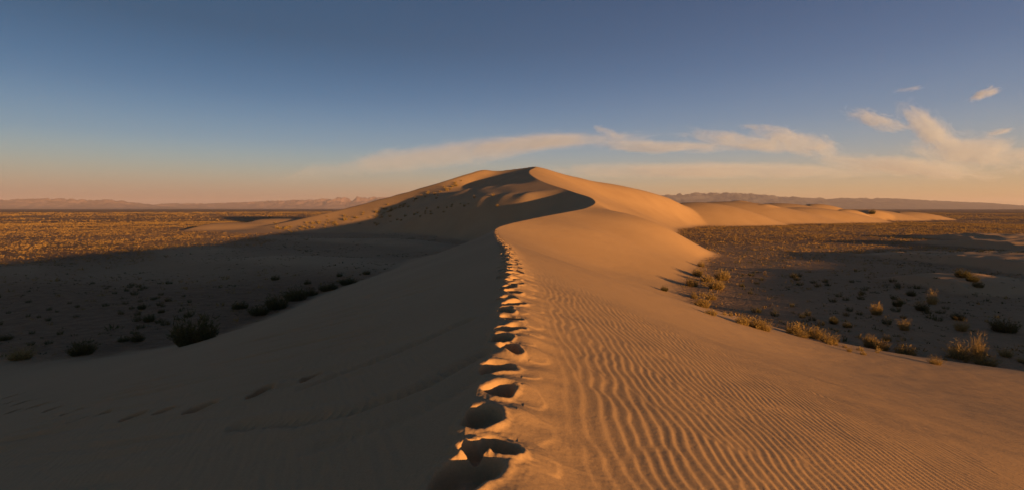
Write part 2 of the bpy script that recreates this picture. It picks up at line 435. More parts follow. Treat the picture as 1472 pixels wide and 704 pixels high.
def sand_material():
    m, t = nt('sand_and_gravel')
    out = N(t, 'ShaderNodeOutputMaterial'); b = N(t, 'ShaderNodeBsdfPrincipled')
    t.links.new(b.outputs[0], out.inputs[0])
    b.inputs['Roughness'].default_value = 0.95
    b.inputs['Specular IOR Level'].default_value = 0.12
    geo = N(t, 'ShaderNodeNewGeometry')
    at = N(t, 'ShaderNodeAttribute', attribute_name='sand')
    n1 = N(t, 'ShaderNodeTexNoise'); n1.inputs['Scale'].default_value = 0.11; n1.inputs['Detail'].default_value = 6
    n2 = N(t, 'ShaderNodeTexNoise'); n2.inputs['Scale'].default_value = 55; n2.inputs['Detail'].default_value = 4; n2.inputs['Roughness'].default_value = 0.7
    n3 = N(t, 'ShaderNodeTexNoise'); n3.inputs['Scale'].default_value = 0.9; n3.inputs['Detail'].default_value = 8; n3.inputs['Roughness'].default_value = 0.7
    n4 = N(t, 'ShaderNodeTexNoise'); n4.inputs['Scale'].default_value = 0.012; n4.inputs['Detail'].default_value = 5
    for n in (n1, n2, n3, n4): t.links.new(geo.outputs['Position'], n.inputs['Vector'])
    rs = N(t, 'ShaderNodeValToRGB'); rs.color_ramp.elements[0].position = 0.3; rs.color_ramp.elements[1].position = 0.72
    rs.color_ramp.elements[0].color = (0.405, 0.272, 0.138, 1); rs.color_ramp.elements[1].color = (0.455, 0.310, 0.160, 1)
    t.links.new(n1.outputs['Fac'], rs.inputs[0])
    rg = N(t, 'ShaderNodeValToRGB'); rg.color_ramp.elements[0].position = 0.32; rg.color_ramp.elements[1].position = 0.70
    rg.color_ramp.elements[0].color = (0.26, 0.170, 0.092, 1); rg.color_ramp.elements[1].color = (0.42, 0.275, 0.148, 1)
    t.links.new(n3.outputs['Fac'], rg.inputs[0])
    mx4 = N(t, 'ShaderNodeMixRGB', blend_type='MULTIPLY'); mx4.inputs[0].default_value = 1
    r4 = N(t, 'ShaderNodeValToRGB'); r4.color_ramp.elements[0].position = 0.35; r4.color_ramp.elements[1].position = 0.65
    r4.color_ramp.elements[0].color = (0.72, 0.70, 0.68, 1); r4.color_ramp.elements[1].color = (1.12, 1.1, 1.05, 1)
    t.links.new(n4.outputs['Fac'], r4.inputs[0]); t.links.new(rg.outputs[0], mx4.inputs[1]); t.links.new(r4.outputs[0], mx4.inputs[2])
    mx = N(t, 'ShaderNodeMixRGB'); t.links.new(at.outputs['Fac'], mx.inputs[0]); t.links.new(mx4.outputs[0], mx.inputs[1]); t.links.new(rs.outputs[0], mx.inputs[2])
    # single grains
    gr = N(t, 'ShaderNodeMixRGB', blend_type='MULTIPLY'); gr.inputs[0].default_value = 1
    r2 = N(t, 'ShaderNodeValToRGB'); r2.color_ramp.elements[0].position = 0.25; r2.color_ramp.elements[1].position = 0.75
    r2.color_ramp.elements[0].color = (0.86, 0.85, 0.84, 1); r2.color_ramp.elements[1].color = (1.1, 1.1, 1.1, 1)
    t.links.new(n2.outputs['Fac'], r2.inputs[0]); t.links.new(mx.outputs[0], gr.inputs[1]); t.links.new(r2.outputs[0], gr.inputs[2])
    t.links.new(gr.outputs[0], b.inputs['Base Color'])
    n5 = N(t, 'ShaderNodeTexNoise'); n5.inputs['Scale'].default_value = 160; n5.inputs['Detail'].default_value = 3
    t.links.new(geo.outputs['Position'], n5.inputs['Vector'])
    bm = N(t, 'ShaderNodeBump'); bm.inputs['Strength'].default_value = 0.35; bm.inputs['Distance'].default_value = 0.004
    t.links.new(n5.outputs['Fac'], bm.inputs['Height'])
    bm2 = N(t, 'ShaderNodeBump'); bm2.inputs['Strength'].default_value = 0.22; bm2.inputs['Distance'].default_value = 0.02
    n6 = N(t, 'ShaderNodeTexNoise'); n6.inputs['Scale'].default_value = 22; n6.inputs['Detail'].default_value = 5
    t.links.new(geo.outputs['Position'], n6.inputs['Vector']); t.links.new(n6.outputs['Fac'], bm2.inputs['Height'])
    mp8 = N(t, 'ShaderNodeMapping'); mp8.inputs['Scale'].default_value = (2.2, 0.7, 1.5); mp8.inputs['Rotation'].default_value = (0, 0, 0.35)
    n8 = N(t, 'ShaderNodeTexNoise'); n8.inputs['Scale'].default_value = 1.6; n8.inputs['Detail'].default_value = 6; n8.inputs['Roughness'].default_value = 0.62
    t.links.new(geo.outputs['Position'], mp8.inputs[0]); t.links.new(mp8.outputs[0], n8.inputs['Vector'])
    bm8 = N(t, 'ShaderNodeBump'); bm8.inputs['Strength'].default_value = 0.5; bm8.inputs['Distance'].default_value = 0.016
    t.links.new(n8.outputs['Fac'], bm8.inputs['Height']); t.links.new(bm.outputs[0], bm8.inputs['Normal'])
    t.links.new(bm8.outputs[0], bm2.inputs['Normal'])
    n7 = N(t, 'ShaderNodeTexNoise'); n7.inputs['Scale'].default_value = 2.2; n7.inputs['Detail'].default_value = 4; n7.inputs['Roughness'].default_value = 0.6
    t.links.new(geo.outputs['Position'], n7.inputs['Vector'])
    bm3 = N(t, 'ShaderNodeBump'); bm3.inputs['Distance'].default_value = 0.9
    iv = N(t, 'ShaderNodeMath', operation='SUBTRACT'); iv.inputs[0].default_value = 1.0; t.links.new(at.outputs['Fac'], iv.inputs[1])
    t.links.new(iv.outputs[0], bm3.inputs['Strength']); t.links.new(n7.outputs['Fac'], bm3.inputs['Height'])
    t.links.new(bm2.outputs[0], bm3.inputs['Normal']); t.links.new(bm3.outputs[0], b.inputs['Normal'])
    return m


SAND = sand_material()


def shrub_material(name, ca, cb, transl=0.25):
    m, t = nt(name)
    out = N(t, 'ShaderNodeOutputMaterial'); b = N(t, 'ShaderNodeBsdfPrincipled'); tr = N(t, 'ShaderNodeBsdfTranslucent'); ms = N(t, 'ShaderNodeMixShader')
    ms.inputs[0].default_value = transl
    b.inputs['Roughness'].default_value = 0.8; b.inputs['Specular IOR Level'].default_value = 0.2
    geo = N(t, 'ShaderNodeNewGeometry'); oi = N(t, 'ShaderNodeObjectInfo')
    n = N(t, 'ShaderNodeTexNoise'); n.inputs['Scale'].default_value = 7; n.inputs['Detail'].default_value = 2
    t.links.new(geo.outputs['Position'], n.inputs['Vector'])
    ad = N(t, 'ShaderNodeMath', operation='MULTIPLY_ADD'); t.links.new(geo.outputs['Random Per Island'], ad.inputs[0]); ad.inputs[1].default_value = 0.45
    t.links.new(n.outputs['Fac'], ad.inputs[2])
    r = N(t, 'ShaderNodeValToRGB'); r.color_ramp.elements[0].position = 0.35; r.color_ramp.elements[1].position = 1.0
    r.color_ramp.elements[0].color = ca + (1,); r.color_ramp.elements[1].color = cb + (1,)
    t.links.new(ad.outputs[0], r.inputs[0])
    t.links.new(r.outputs[0], b.inputs['Base Color']); t.links.new(r.outputs[0], tr.inputs['Color'])
    t.links.new(b.outputs[0], ms.inputs[1]); t.links.new(tr.outputs[0], ms.inputs[2]); t.links.new(ms.outputs[0], out.inputs[0])
    return m


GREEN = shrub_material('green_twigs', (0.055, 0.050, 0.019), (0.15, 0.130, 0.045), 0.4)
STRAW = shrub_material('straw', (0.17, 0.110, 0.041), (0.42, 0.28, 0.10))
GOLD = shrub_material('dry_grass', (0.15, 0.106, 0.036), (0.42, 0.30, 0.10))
WOOD = shrub_material('dry_wood', (0.05, 0.036, 0.022), (0.12, 0.085, 0.05), 0.0)


# ---------------------------------------------------------------- build the ground
def build_ground():
    rs, th = build_grid()
    nr, nth = len(rs), len(th)
    R, T = np.meshgrid(rs, th, indexing='ij')
    X = (R * np.sin(T)).ravel(); Y = (R * np.cos(T)).ravel(); Rr = R.ravel()
    Z = np.empty(len(X)); REG = np.empty(len(X), np.int8); SD = np.empty(len(X), np.float32)
    for a in range(0, len(X), 400000):
        Z[a:a + 400000], REG[a:a + 400000], SD[a:a + 400000] = heights(X[a:a + 400000], Y[a:a + 400000])
    # fine relief near the viewer
    e = np.searchsorted(Rr, 24.0)
    lee = inside(X[:e], Y[:e], LEE_POLY)
    Z[:e] += ripples(X[:e], Y[:e], lee)
    ee = np.searchsorted(Rr, 120.0)
    # soft unevenness of the sand
    Z[:ee] += 0.010 * fbm(X[:ee] / 1.3, Y[:ee] / 1.3, 3, 71) * (REG[:ee] > 0)
    # slide lines on the lee face
    lx = X[:e] * 0.93 - Y[:e] * 0.36; ly = X[:e] * 0.36 + Y[:e] * 0.93
    st = np.clip(perlin(lx / 3.2, ly / 0.30, 77) * perlin(lx / 5 + 9, ly / 1.6, 78) * 3 + 0.1, 0, 1)
    Z[:e] -= np.where(lee, 0.07 * st * sstep(1.0, 3.0, -X[:e]) * sstep(14, 9, -X[:e]), 0)
    stamp_prints(X, Y, Z, Rr)
    for line, dep in SLIDES:
        pts = [hit(u, v) for u, v in line]
        pts = catmull(np.array([q for q in pts if q is not None]), lambda p: 0.15)
        best = np.full(e, 9.0); side = np.zeros(e)
        box = (X[:e] > pts[:, 0].min() - 1) & (X[:e] < pts[:, 0].max() + 1) & (Y[:e] > pts[:, 1].min() - 1) & (Y[:e] < pts[:, 1].max() + 1)
        jj = np.nonzero(box)[0]
        bx, by = X[jj], Y[jj]; bd = np.full(len(jj), 9.0)
        for k in range(len(pts)):
            bd = np.minimum(bd, np.hypot(bx - pts[k, 0], by - pts[k, 1]))
        bd = bd + 0.05 * perlin(bx * 3, by * 3, 81)
        Z[jj] -= dep * np.exp(-(bd / 0.10) ** 2) - 0.35 * dep * np.exp(-((bd - 0.24) / 0.12) ** 2)
    for (u, v, w, h) in SCUFFS:
        p = hit(u, v)
        dist = p[1]
        sx, sy = 0.55 * w / F * dist, 0.5 * h / F * dist * 4.2
        a, b = np.searchsorted(Rr, [math.hypot(p[0], p[1]) - 2.5, math.hypot(p[0], p[1]) + 2.5])
        dx, dy = X[a:b] - p[0], Y[a:b] - p[1]
        d = np.sqrt((dx / sx) ** 2 + (dy / sy) ** 2)
        Z[a:b] += -(0.8 * min(sx, sy) + 0.17) * (1 - sstep(0.6, 1.05, d)) + 0.12 * min(sx, sy) * np.exp(-((d - 1.35) / 0.3) ** 2)
    V = np.stack([X, Y, Z], 1).astype(np.float32)
    idx = np.arange(nr * nth).reshape(nr, nth)
    nx = np.roll(idx, -1, axis=1)
    quads = np.stack([idx[:-1], nx[:-1], nx[1:], idx[1:]], -1).reshape(-1, 4)
    qreg = np.max(REG[quads], axis=1)
    SV = SD
    # vertex normals of the whole sheet, so that the pieces shade as one surface
    G = V.reshape(nr, nth, 3).astype(np.float64)
    du = np.roll(G, -1, 1) - np.roll(G, 1, 1)
    dv = np.empty_like(G); dv[1:-1] = G[2:] - G[:-2]; dv[0] = G[1] - G[0]; dv[-1] = G[-1] - G[-2]
    NN = np.cross(du, dv); NN /= np.linalg.norm(NN, axis=2, keepdims=True) + 1e-20
    NN[NN[..., 2] < 0] *= -1
    NN = NN.reshape(-1, 3).astype(np.float32)
    spec = {
        0: ('desert_plain', 'flat desert plain of brown gravel and sand reaching to the mountains', 'plain'),
        1: ('dune_ridge', 'large sand dune with a sharp winding crest and a line of footprints', 'sand dune'),
        2: ('far_dunes', 'chain of low orange sand dunes across the plain on the right', 'sand dunes'),
        3: ('shaded_dunes', 'low shaded sand dunes at the right edge with sunlit tips', 'sand dunes'),
        4: ('low_dunes', 'low smooth sand swells at the left foot of the big dune', 'sand dunes'),
    }
    for k, (nm, lab, cat) in spec.items():
        f = quads[qreg == k]
        if not len(f): continue
        used = np.unique(f)
        mp = np.zeros(len(V), np.int32); mp[used] = np.arange(len(used))
        me = make_mesh(nm, V[used], mp[f])
        at = me.attributes.new('sand', 'FLOAT', 'POINT'); at.data.foreach_set('value', SV[used])
        me.normals_split_custom_set_from_vertices(NN[used])
        link(nm, me, SAND, lab, cat, 'structure')


def hit(u, v):
    """where the sight line through picture point (u, v) meets the ground"""
    ys = np.concatenate([np.arange(1.5, 20, 0.05), np.geomspace(20, 1500, 2500)])
    xs = (u - U0) / F * ys; zs = -(v - V0) / F * ys
    g, _, _ = heights(xs, ys)
    k = np.nonzero(g >= zs)[0]
    if not len(k): return None
    k = k[0]
    return (xs[k], ys[k], g[k])


build_ground()

# ---------------------------------------------------------------- shrubs
def twigs(n, spread, h, lean, seed, w0=0.012, segs=3, sub=0, dome=True):
    """n curved ribbons rising from a patch of ground; sub = short side sprigs on each. A unit-sized plant about 2*spread wide."""
    g = np.random.default_rng(seed)
    V, Fc = [], []
    base = 0

    def ribbon(p, d, L, w, k, droop):
        nonlocal base
        side = np.cross(d, [0, 0, 1.0]); side /= np.linalg.norm(side) + 1e-9
        a = g.uniform(0, 2 * math.pi); up = np.cross(side, d)
        side = side * math.cos(a) + up * math.sin(a)
        q = p.copy(); dd = d.copy(); pts = []
        for j in range(k + 1):
            ww = w * (1 - 0.85 * j / k)
            V.append(q - side * ww); V.append(q + side * ww); pts.append((q.copy(), dd.copy()))
            q = q + dd * L / k
            dd = dd + np.array([g.normal(0, .16), g.normal(0, .16), -droop]); dd /= np.linalg.norm(dd)
        for j in range(k):
            Fc.append((base + 2 * j, base + 2 * j + 1, base + 2 * j + 3, base + 2 * j + 2))
        base += 2 * (k + 1)
        return pts
    for i in range(n):
        a = g.uniform(0, 2 * math.pi); rr = spread * math.sqrt(g.uniform(0, 1))
        p = np.array([rr * math.cos(a), rr * math.sin(a), -0.03])
        t = lean * (rr / spread) ** 0.8
        d = np.array([math.cos(a) * t + g.normal(0, .2), math.sin(a) * t + g.normal(0, .2), 1.0]); d /= np.linalg.norm(d)
        L = h * g.uniform(0.55, 1.1) * ((1 - 0.55 * (rr / spread) ** 2) if dome else 1.0)
        pts = ribbon(p, d, L, w0 * g.uniform(0.7, 1.3), segs, 0.05 + 0.12 * g.uniform())
        for _ in range(sub):
            q, dd = pts[g.integers(1, len(pts))]
            d2 = dd + g.normal(0, 0.6, 3); d2 /= np.linalg.norm(d2)
            ribbon(q, d2, L * g.uniform(.12, .3), w0 * 1.3, 1, 0)
    return np.array(V), np.array(Fc)


def plant_mesh(name, *a, **k):
    v, f = twigs(*a, **k)
    return make_mesh(name, v, f, False)


# one unit of a mesh is one metre: (mesh, width, height) so that a copy can be scaled to the size in the photo
KINDS = {
    'bush': [(plant_mesh('bush_leaves', 330, 0.36, 0.62, 0.75, 100 + k, 0.010, 3, 4), 1.15, 0.60) for k in range(3)],
    'tuft': [(plant_mesh('grass_blades', 300, 0.27, 0.85, 0.55, 120 + k, 0.0065, 4, 2), 1.0, 0.80) for k in range(3)],
    'low': [(plant_mesh('low_leaves', 240, 0.42, 0.42, 0.9, 140 + k, 0.012, 2, 3), 1.2, 0.42) for k in range(3)],
    'small': [(plant_mesh('small_leaves', 60, 0.36, 0.55, 0.8, 160 + k, 0.024, 2, 2), 1.1, 0.52) for k in range(5)],
}
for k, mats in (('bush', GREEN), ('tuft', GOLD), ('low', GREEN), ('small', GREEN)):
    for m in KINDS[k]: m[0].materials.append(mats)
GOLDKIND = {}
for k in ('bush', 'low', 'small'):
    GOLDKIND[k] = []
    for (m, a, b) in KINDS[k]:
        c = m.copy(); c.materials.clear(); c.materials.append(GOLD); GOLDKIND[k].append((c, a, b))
STEMS = [plant_mesh('stem_wood', 26, 0.16, 0.5, 0.9, 180 + k, 0.016, 3, 1) for k in range(2)]
for m in STEMS: m.materials.append(WOOD)
HEADS = {'bush': 'shrub', 'tuft': 'grass_tuft', 'low': 'shrub', 'small': 'shrub'}
CATS = {'bush': 'shrub', 'tuft': 'grass tuft', 'low': 'shrub', 'small': 'shrub'}
KEEP = []          # where individual plants stand, so that the ground cover leaves room


def plant(u, v, wpx, hpx, kind, label, group=None, gold=False, p=None):
    p = p or hit(u, v)
    if p is None: return None
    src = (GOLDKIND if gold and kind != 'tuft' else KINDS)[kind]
    me, mw, mh = src[random.randrange(len(src))]
    W, H = wpx / F * p[1], hpx / F * p[1]
    big = wpx >= 21
    o = link(HEADS[kind], None if big else me, [], label, CATS[kind], None, group)
    o.location = p
    sw, sh = W / mw, H / mh
    o.scale = (sw, sw * random.uniform(.8, 1.0), sh)
    o.rotation_euler = (0, 0, random.uniform(0, 6.28))
    if big:
        link('blades' if kind == 'tuft' else 'foliage', me, [], parent=o)
        link('stem', STEMS[random.randrange(2)], [], parent=o)
    KEEP.append((p[0], p[1], W * 0.6))
    return o


LONE = [  # u, v of the base, width, height, kind, gold, label
    (280, 492, 66, 42, 'bush', 0, 'largest dark green bush at the left foot of the dune ridge, half buried in sand'),
    (118, 509, 36, 21, 'bush', 0, 'olive bush at the sand edge, between pale grass and the largest dark bush'),
    (30, 516, 42, 22, 'tuft', 1, 'pale dry grass tuft at the sand edge in the left corner of the valley'),
    (8, 488, 22, 8, 'low', 0, 'low dark shrub at the left picture edge above the pale grass tuft'),
    (198, 490, 22, 12, 'bush', 0, 'round dark shrub between the two bushes at the left sand edge'),
    (178, 490, 18, 9, 'low', 0, 'low flat shrub touching the left side of a round dark shrub'),
    (214, 462, 16, 10, 'bush', 0, 'round black green shrub alone on the valley floor, left of the largest bush'),
    (204, 444, 12, 9, 'bush', 0, 'small round dark shrub, topmost of a short column on the left valley floor'),
    (232, 449, 12, 6, 'low', 0, 'small flat shrub right of a round dark one on the left valley floor'),
    (270, 455, 14, 8, 'low', 0, 'small dark shrub directly behind the largest dark bush'),
    (345, 443, 26, 12, 'low', 0, 'dark shrub at the left end of the thicket along the ridge foot'),
    (372, 452, 34, 15, 'bush', 0, 'olive shrub in the thicket along the ridge foot, lowest of its row'),
    (398, 443, 40, 22, 'bush', 0, 'broad dark bush in the middle of the thicket along the ridge foot'),
    (425, 431, 38, 20, 'bush', 0, 'rounded bush right of the broad dark bush in the thicket'),
    (448, 424, 24, 12, 'low', 0, 'low shrub near the right end of the thicket at the ridge foot'),
    (472, 417, 30, 12, 'bush', 0, 'dark shrub beyond the thicket, close against the lee foot of the ridge'),
    (500, 408, 28, 10, 'bush', 0, 'low dark bush squeezed against the ridge foot above the thicket'),
    (442, 408, 12, 7, 'low', 0, 'tiny dark shrub on open sand above the thicket'),
    (396, 402, 14, 8, 'low', 0, 'tan shrub on a pale sand lane above the thicket'),
    (488, 397, 11, 7, 'low', 0, 'small dark shrub, left one of the pair above the ridge foot'),
    (527, 394, 13, 7, 'low', 0, 'small dark shrub, right one of the pair above the ridge foot'),
    (955, 418, 12, 8, 'bush', 0, 'lone small green shrub on the smooth sunlit dune slope'),
    (1008, 383, 13, 10, 'low', 1, 'sunlit shrub highest up on the right edge of the lit dune'),
    (1003, 396, 18, 12, 'bush', 1, 'golden shrub on the lit dune edge casting a long thin shadow up the sand'),
    (995, 411, 22, 14, 'bush', 1, 'golden bush on the lit dune edge, leftmost of its cluster'),
    (1016, 404, 22, 12, 'low', 1, 'spreading golden shrub in the middle of the lit cluster at the dune edge'),
    (1038, 402, 24, 17, 'bush', 1, 'tall golden shrub at the rim of the shadow on the right plain'),
    (1030, 415, 26, 16, 'bush', 1, 'golden shrub half in shadow below the tall one at the shadow rim'),
    (998, 428, 14, 10, 'low', 1, 'small tan shrub below the golden cluster on the dune edge'),
    (1010, 441, 26, 17, 'bush', 1, 'bushy golden shrub in the bend where the dune edge turns right'),
    (1022, 430, 18, 12, 'low', 1, 'shaded shrub just behind the bend of the dune edge'),
    (1022, 452, 26, 10, 'low', 1, 'low golden shrub creeping along the dune edge below the bend'),
    (1068, 466, 26, 15, 'bush', 1, 'golden bush with lit tip at the left end of a row on the dune edge'),
    (1088, 471, 28, 17, 'bush', 1, 'golden bush in the middle of the row on the dune edge'),
    (1101, 475, 20, 16, 'tuft', 1, 'upright golden grass at the right end of the row on the dune edge'),
    (1142, 480, 26, 20, 'bush', 1, 'golden bush at the left end of the long clump below the shaded flat'),
    (1153, 484, 22, 12, 'tuft', 1, 'short dry grass in the left half of the long clump on the dune edge'),
    (1170, 486, 26, 20, 'bush', 1, 'dense golden bush in the middle of the long clump on the dune edge'),
    (1190, 492, 30, 20, 'tuft', 1, 'feathery golden grass at the right end of the long clump on the dune edge'),
    (1198, 465, 16, 11, 'bush', 0, 'round brown shrub on the shaded flat above the long golden clump'),
    (1218, 470, 15, 9, 'low', 0, 'flat dark shrub on the shaded flat, right of a round brown one'),
    (1221, 505, 9, 9, 'tuft', 1, 'tiny golden sprig at the sand edge between two golden clumps'),
    (1241, 509, 11, 6, 'low', 1, 'very low tan sprig on the sand edge under a golden bush'),
    (1250, 498, 20, 19, 'bush', 1, 'left part of a golden pair of bushes on the shaded right floor'),
    (1266, 502, 26, 17, 'bush', 1, 'right and wider part of a golden pair of bushes on the shaded right floor'),
    (1275, 489, 14, 10, 'low', 1, 'pale wispy shrub peeping out behind a golden pair of bushes'),
    (1302, 508, 34, 15, 'low', 1, 'long low golden shrub lying along the dune edge on the right'),
    (1345, 523, 22, 13, 'tuft', 1, 'short square golden tuft standing alone at the sand edge'),
    (1380, 515, 40, 28, 'tuft', 1, 'wide golden grass clump left of the tallest grass on the right'),
    (1407, 516, 22, 42, 'tuft', 1, 'tallest feathery golden grass at the right sand edge'),
    (1416, 524, 38, 19, 'tuft', 1, 'broad golden grass in front of the tallest grass at the right sand edge'),
    (1446, 512, 26, 15, 'tuft', 1, 'small golden grass clump right of the tallest grass'),
    (1469, 521, 14, 10, 'tuft', 1, 'golden grass tuft cut by the right picture edge'),
    (1260, 452, 19, 19, 'bush', 1, 'golden tipped bush alone on the shaded right flat'),
    (1290, 440, 14, 12, 'bush', 0, 'wispy brown shrub on the shaded flat right of a golden tipped bush'),
    (1300, 474, 18, 18, 'tuft', 0, 'thin pale grass almost lost in the shade of the right flat'),
    (1340, 437, 18, 23, 'tuft', 1, 'tall glowing yellow shrub on a small rise of the shaded right flat'),
    (1325, 446, 20, 13, 'bush', 0, 'dim shrub touching the left side of the tall glowing yellow one'),
    (1310, 425, 14, 9, 'bush', 0, 'dark round shrub above and left of the tall glowing yellow one'),
    (1377, 459, 22, 12, 'bush', 0, 'dark green bush above a tan one on the shaded right slope'),
    (1382, 475, 20, 19, 'tuft', 0, 'tan bush below a dark green one on the shaded right slope'),
    (1444, 476, 40, 20, 'bush', 0, 'wide dark spreading bush on the shaded slope near the right edge'),
    (1384, 398, 22, 13, 'bush', 0, 'dark shrub at the left of the cluster on the small dune shoulder'),
    (1398, 404, 18, 12, 'bush', 0, 'brown shrub in the middle of the cluster on the small dune shoulder'),
    (1406, 412, 16, 10, 'low', 0, 'dark low shrub at the lower right of the cluster on the small dune shoulder'),
    (1254, 308, 9, 7, 'bush', 0, 'lone dark bush on the crest of the far orange dunes'),
]
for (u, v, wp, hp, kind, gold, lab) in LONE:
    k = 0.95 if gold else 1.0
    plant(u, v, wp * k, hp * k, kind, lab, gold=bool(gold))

# tufts scattered over the lit flank of the big dune
def along(pts, n, spread, sizes, label, group, gold, pw=1.0):
    pts = np.array(pts, float)
    for _ in range(n):
        t = random.random() ** pw * (len(pts) - 1)
        i = min(int(t), len(pts) - 2); f = t - i
        q = pts[i] * (1 - f) + pts[i + 1] * f
        sp = spread * (1 - 0.55 * t / (len(pts) - 1))
        u, v = q[0] + random.gauss(0, sp * 1.5), q[1] + random.gauss(0, sp)
        s = random.uniform(*sizes)
        plant(u, v, s, s * random.uniform(.5, .8), 'small', label, group, gold)


along([(395, 331), (450, 326), (510, 314), (570, 299), (620, 280), (668, 262)], 105, 5.0, (3.2, 6.5), 'small golden shrub in the band running up the sunlit flank of the big dune', 'shrubs up the flank of the big dune', True)
along([(520, 322), (560, 316), (600, 311), (640, 300), (680, 290)], 26, 4.0, (3.5, 6.0), 'small pale shrub below the golden band on the shaded flank of the big dune', 'pale shrubs on the shaded flank of the big dune', True)
for (u, v) in ((682, 285), (709, 282), (715, 297), (668, 297)):
    plant(u, v, 6, 4, 'small', 'isolated little shrub on the bare slope under the peak of the big dune', 'isolated shrubs under the peak', True)
for q in range(20):
    a = random.random()
    edge = [(1004, 405), (1006, 436), (1030, 455), (1075, 472), (1130, 486), (1200, 501), (1290, 514), (1400, 525)]
    i = min(int(a * 7), 6); f = a * 7 - i
    u = edge[i][0] * (1 - f) + edge[i + 1][0] * f; v = edge[i][1] * (1 - f) + edge[i + 1][1] * f
    s = random.uniform(6, 13)
    plant(u + random.uniform(2, 14), v - random.uniform(1, 9), s, s * 0.7, 'small', 'little golden tuft among the larger clumps along the right sand edge', 'little tufts along the right sand edge', True)
# shaded valley on the left
def scatter(box, n, sizes, label, group, gold, dens=None):
    k = 0; tries = 0
    while k < n and tries < 4000:
        tries += 1
        u, v = random.uniform(box[0], box[2]), random.uniform(box[1], box[3])
        if dens and random.random() > dens(u, v): continue
        p = hit(u, v)
        if p is None: continue
        if any((p[0] - a) ** 2 + (p[1] - b) ** 2 < (c + 0.3) ** 2 for a, b, c in KEEP): continue
        if heights([p[0]], [p[1]])[2][0] > 0.6: continue
        s = random.uniform(*sizes) * (0.5 + 0.6 * (v - 340) / 120)
        plant(u, v, s, s * random.uniform(.45, .75), 'small', label, group, gold, p)
        k += 1


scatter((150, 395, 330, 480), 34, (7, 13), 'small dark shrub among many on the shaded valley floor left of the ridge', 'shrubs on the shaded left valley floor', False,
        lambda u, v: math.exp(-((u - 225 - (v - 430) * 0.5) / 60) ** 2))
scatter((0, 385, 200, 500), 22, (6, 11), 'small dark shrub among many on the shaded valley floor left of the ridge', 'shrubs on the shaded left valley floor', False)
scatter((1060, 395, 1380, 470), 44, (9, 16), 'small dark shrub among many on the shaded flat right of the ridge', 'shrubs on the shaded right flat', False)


# the ground cover beyond: thousands of little tufts nobody could count
def cover(name, n, region, size, mat, label, seed, dens, sdmax=0.5):
    g = np.random.default_rng(seed)
    protos = [twigs(7, 0.40, 0.52, 0.8, seed + k, 0.085, 1, 0) for k in range(6)]
    a0, a1, r0, r1 = region
    th = np.radians(g.uniform(a0, a1, n)); r = np.sqrt(g.uniform(0, 1, n) * (r1 ** 2 - r0 ** 2) + r0 ** 2)
    x, y = r * np.sin(th), r * np.cos(th)
    z, reg, sd = heights(x, y)
    ok = (sd < sdmax) & (reg != 1) & (g.uniform(0, 1, n) < dens(x, y, r))
    x, y, z, r = x[ok], y[ok], z[ok], r[ok]
    for (kx, ky, kr) in KEEP:
        if kr < 0.2: continue
        far = (x - kx) ** 2 + (y - ky) ** 2 > kr * kr
        x, y, z, r = x[far], y[far], z[far], r[far]
    m = len(x)
    s = size * np.exp(g.normal(0, 0.35, m)) * (1 + r / 900); a = g.uniform(0, 2 * math.pi, m); k = g.integers(0, 6, m)
    VV, FF = [], []; off = 0
    for j in range(6):
        q = np.nonzero(k == j)[0]
        v, f = protos[j]
        ca, sa = np.cos(a[q])[:, None], np.sin(a[q])[:, None]
        vx = (v[:, 0] * ca - v[:, 1] * sa) * s[q][:, None] + x[q][:, None]
        vy = (v[:, 0] * sa + v[:, 1] * ca) * s[q][:, None] + y[q][:, None]
        vz = v[:, 2] * s[q][:, None] + z[q][:, None]
        VV.append(np.stack([vx, vy, vz], -1).reshape(-1, 3))
        FF.append((f[None] + (np.arange(len(q)) * len(v))[:, None, None]).reshape(-1, 4) + off)
        off += len(q) * len(v)
    link(name, make_mesh(name, np.vstack(VV), np.vstack(FF), False), mat, label, 'ground cover', 'stuff')


def clump(x, y, s, seed): return sstep(-0.35, 0.5, fbm(x / s, y / s, 3, seed))


cover('scrub', int(100000 * Q), (-52, -6, 42, 420), 0.40, STRAW, 'countless dry scrub tufts scattered over the left plain', 300,
      lambda x, y, r: (0.2 + 0.8 * clump(x, y, 26, 301) ** 0.5 * clump(x, y, 7, 302)) * (0.3 + 0.7 * sstep(80, 125, -x * 0.75 + 0.45 * y)))
cover('scrub', int(135000 * Q), (8, 52, 40, 420), 0.46, STRAW, 'countless dry scrub tufts scattered over the right plain', 400,
      lambda x, y, r: (0.2 + 0.8 * clump(x, y, 18, 401) ** 0.5 * clump(x, y, 5, 402)) * (0.25 + 0.75 * sstep(70, 130, r)))
cover('scrub', int(80000 * Q), (-50, -14, 400, 1500), 0.7, STRAW, 'scrub on the distant left plain', 500, lambda x, y, r: clump(x, y, 60, 501) * clump(x, y, 14, 502))
cover('scrub', int(80000 * Q), (16, 50, 400, 1300), 0.7, STRAW, 'scrub on the distant right plain', 600, lambda x, y, r: clump(x, y, 60, 601) * clump(x, y, 14, 602))

cover('scrub', int(12000 * Q), (-50, -8, 34, 190), 0.30, GREEN, 'sparse dark scrub over the shaded valley floor on the left', 700,
      lambda x, y, r: clump(x, y, 12, 701) * clump(x, y, 3, 702) * 1.2, 1.1)
cover('scrub', int(9000 * Q), (14, 50, 32, 140), 0.30, GREEN, 'sparse dark scrub over the shaded flat on the right', 800,
      lambda x, y, r: clump(x, y, 12, 801) * clump(x, y, 3, 802) * 1.2, 1.1)

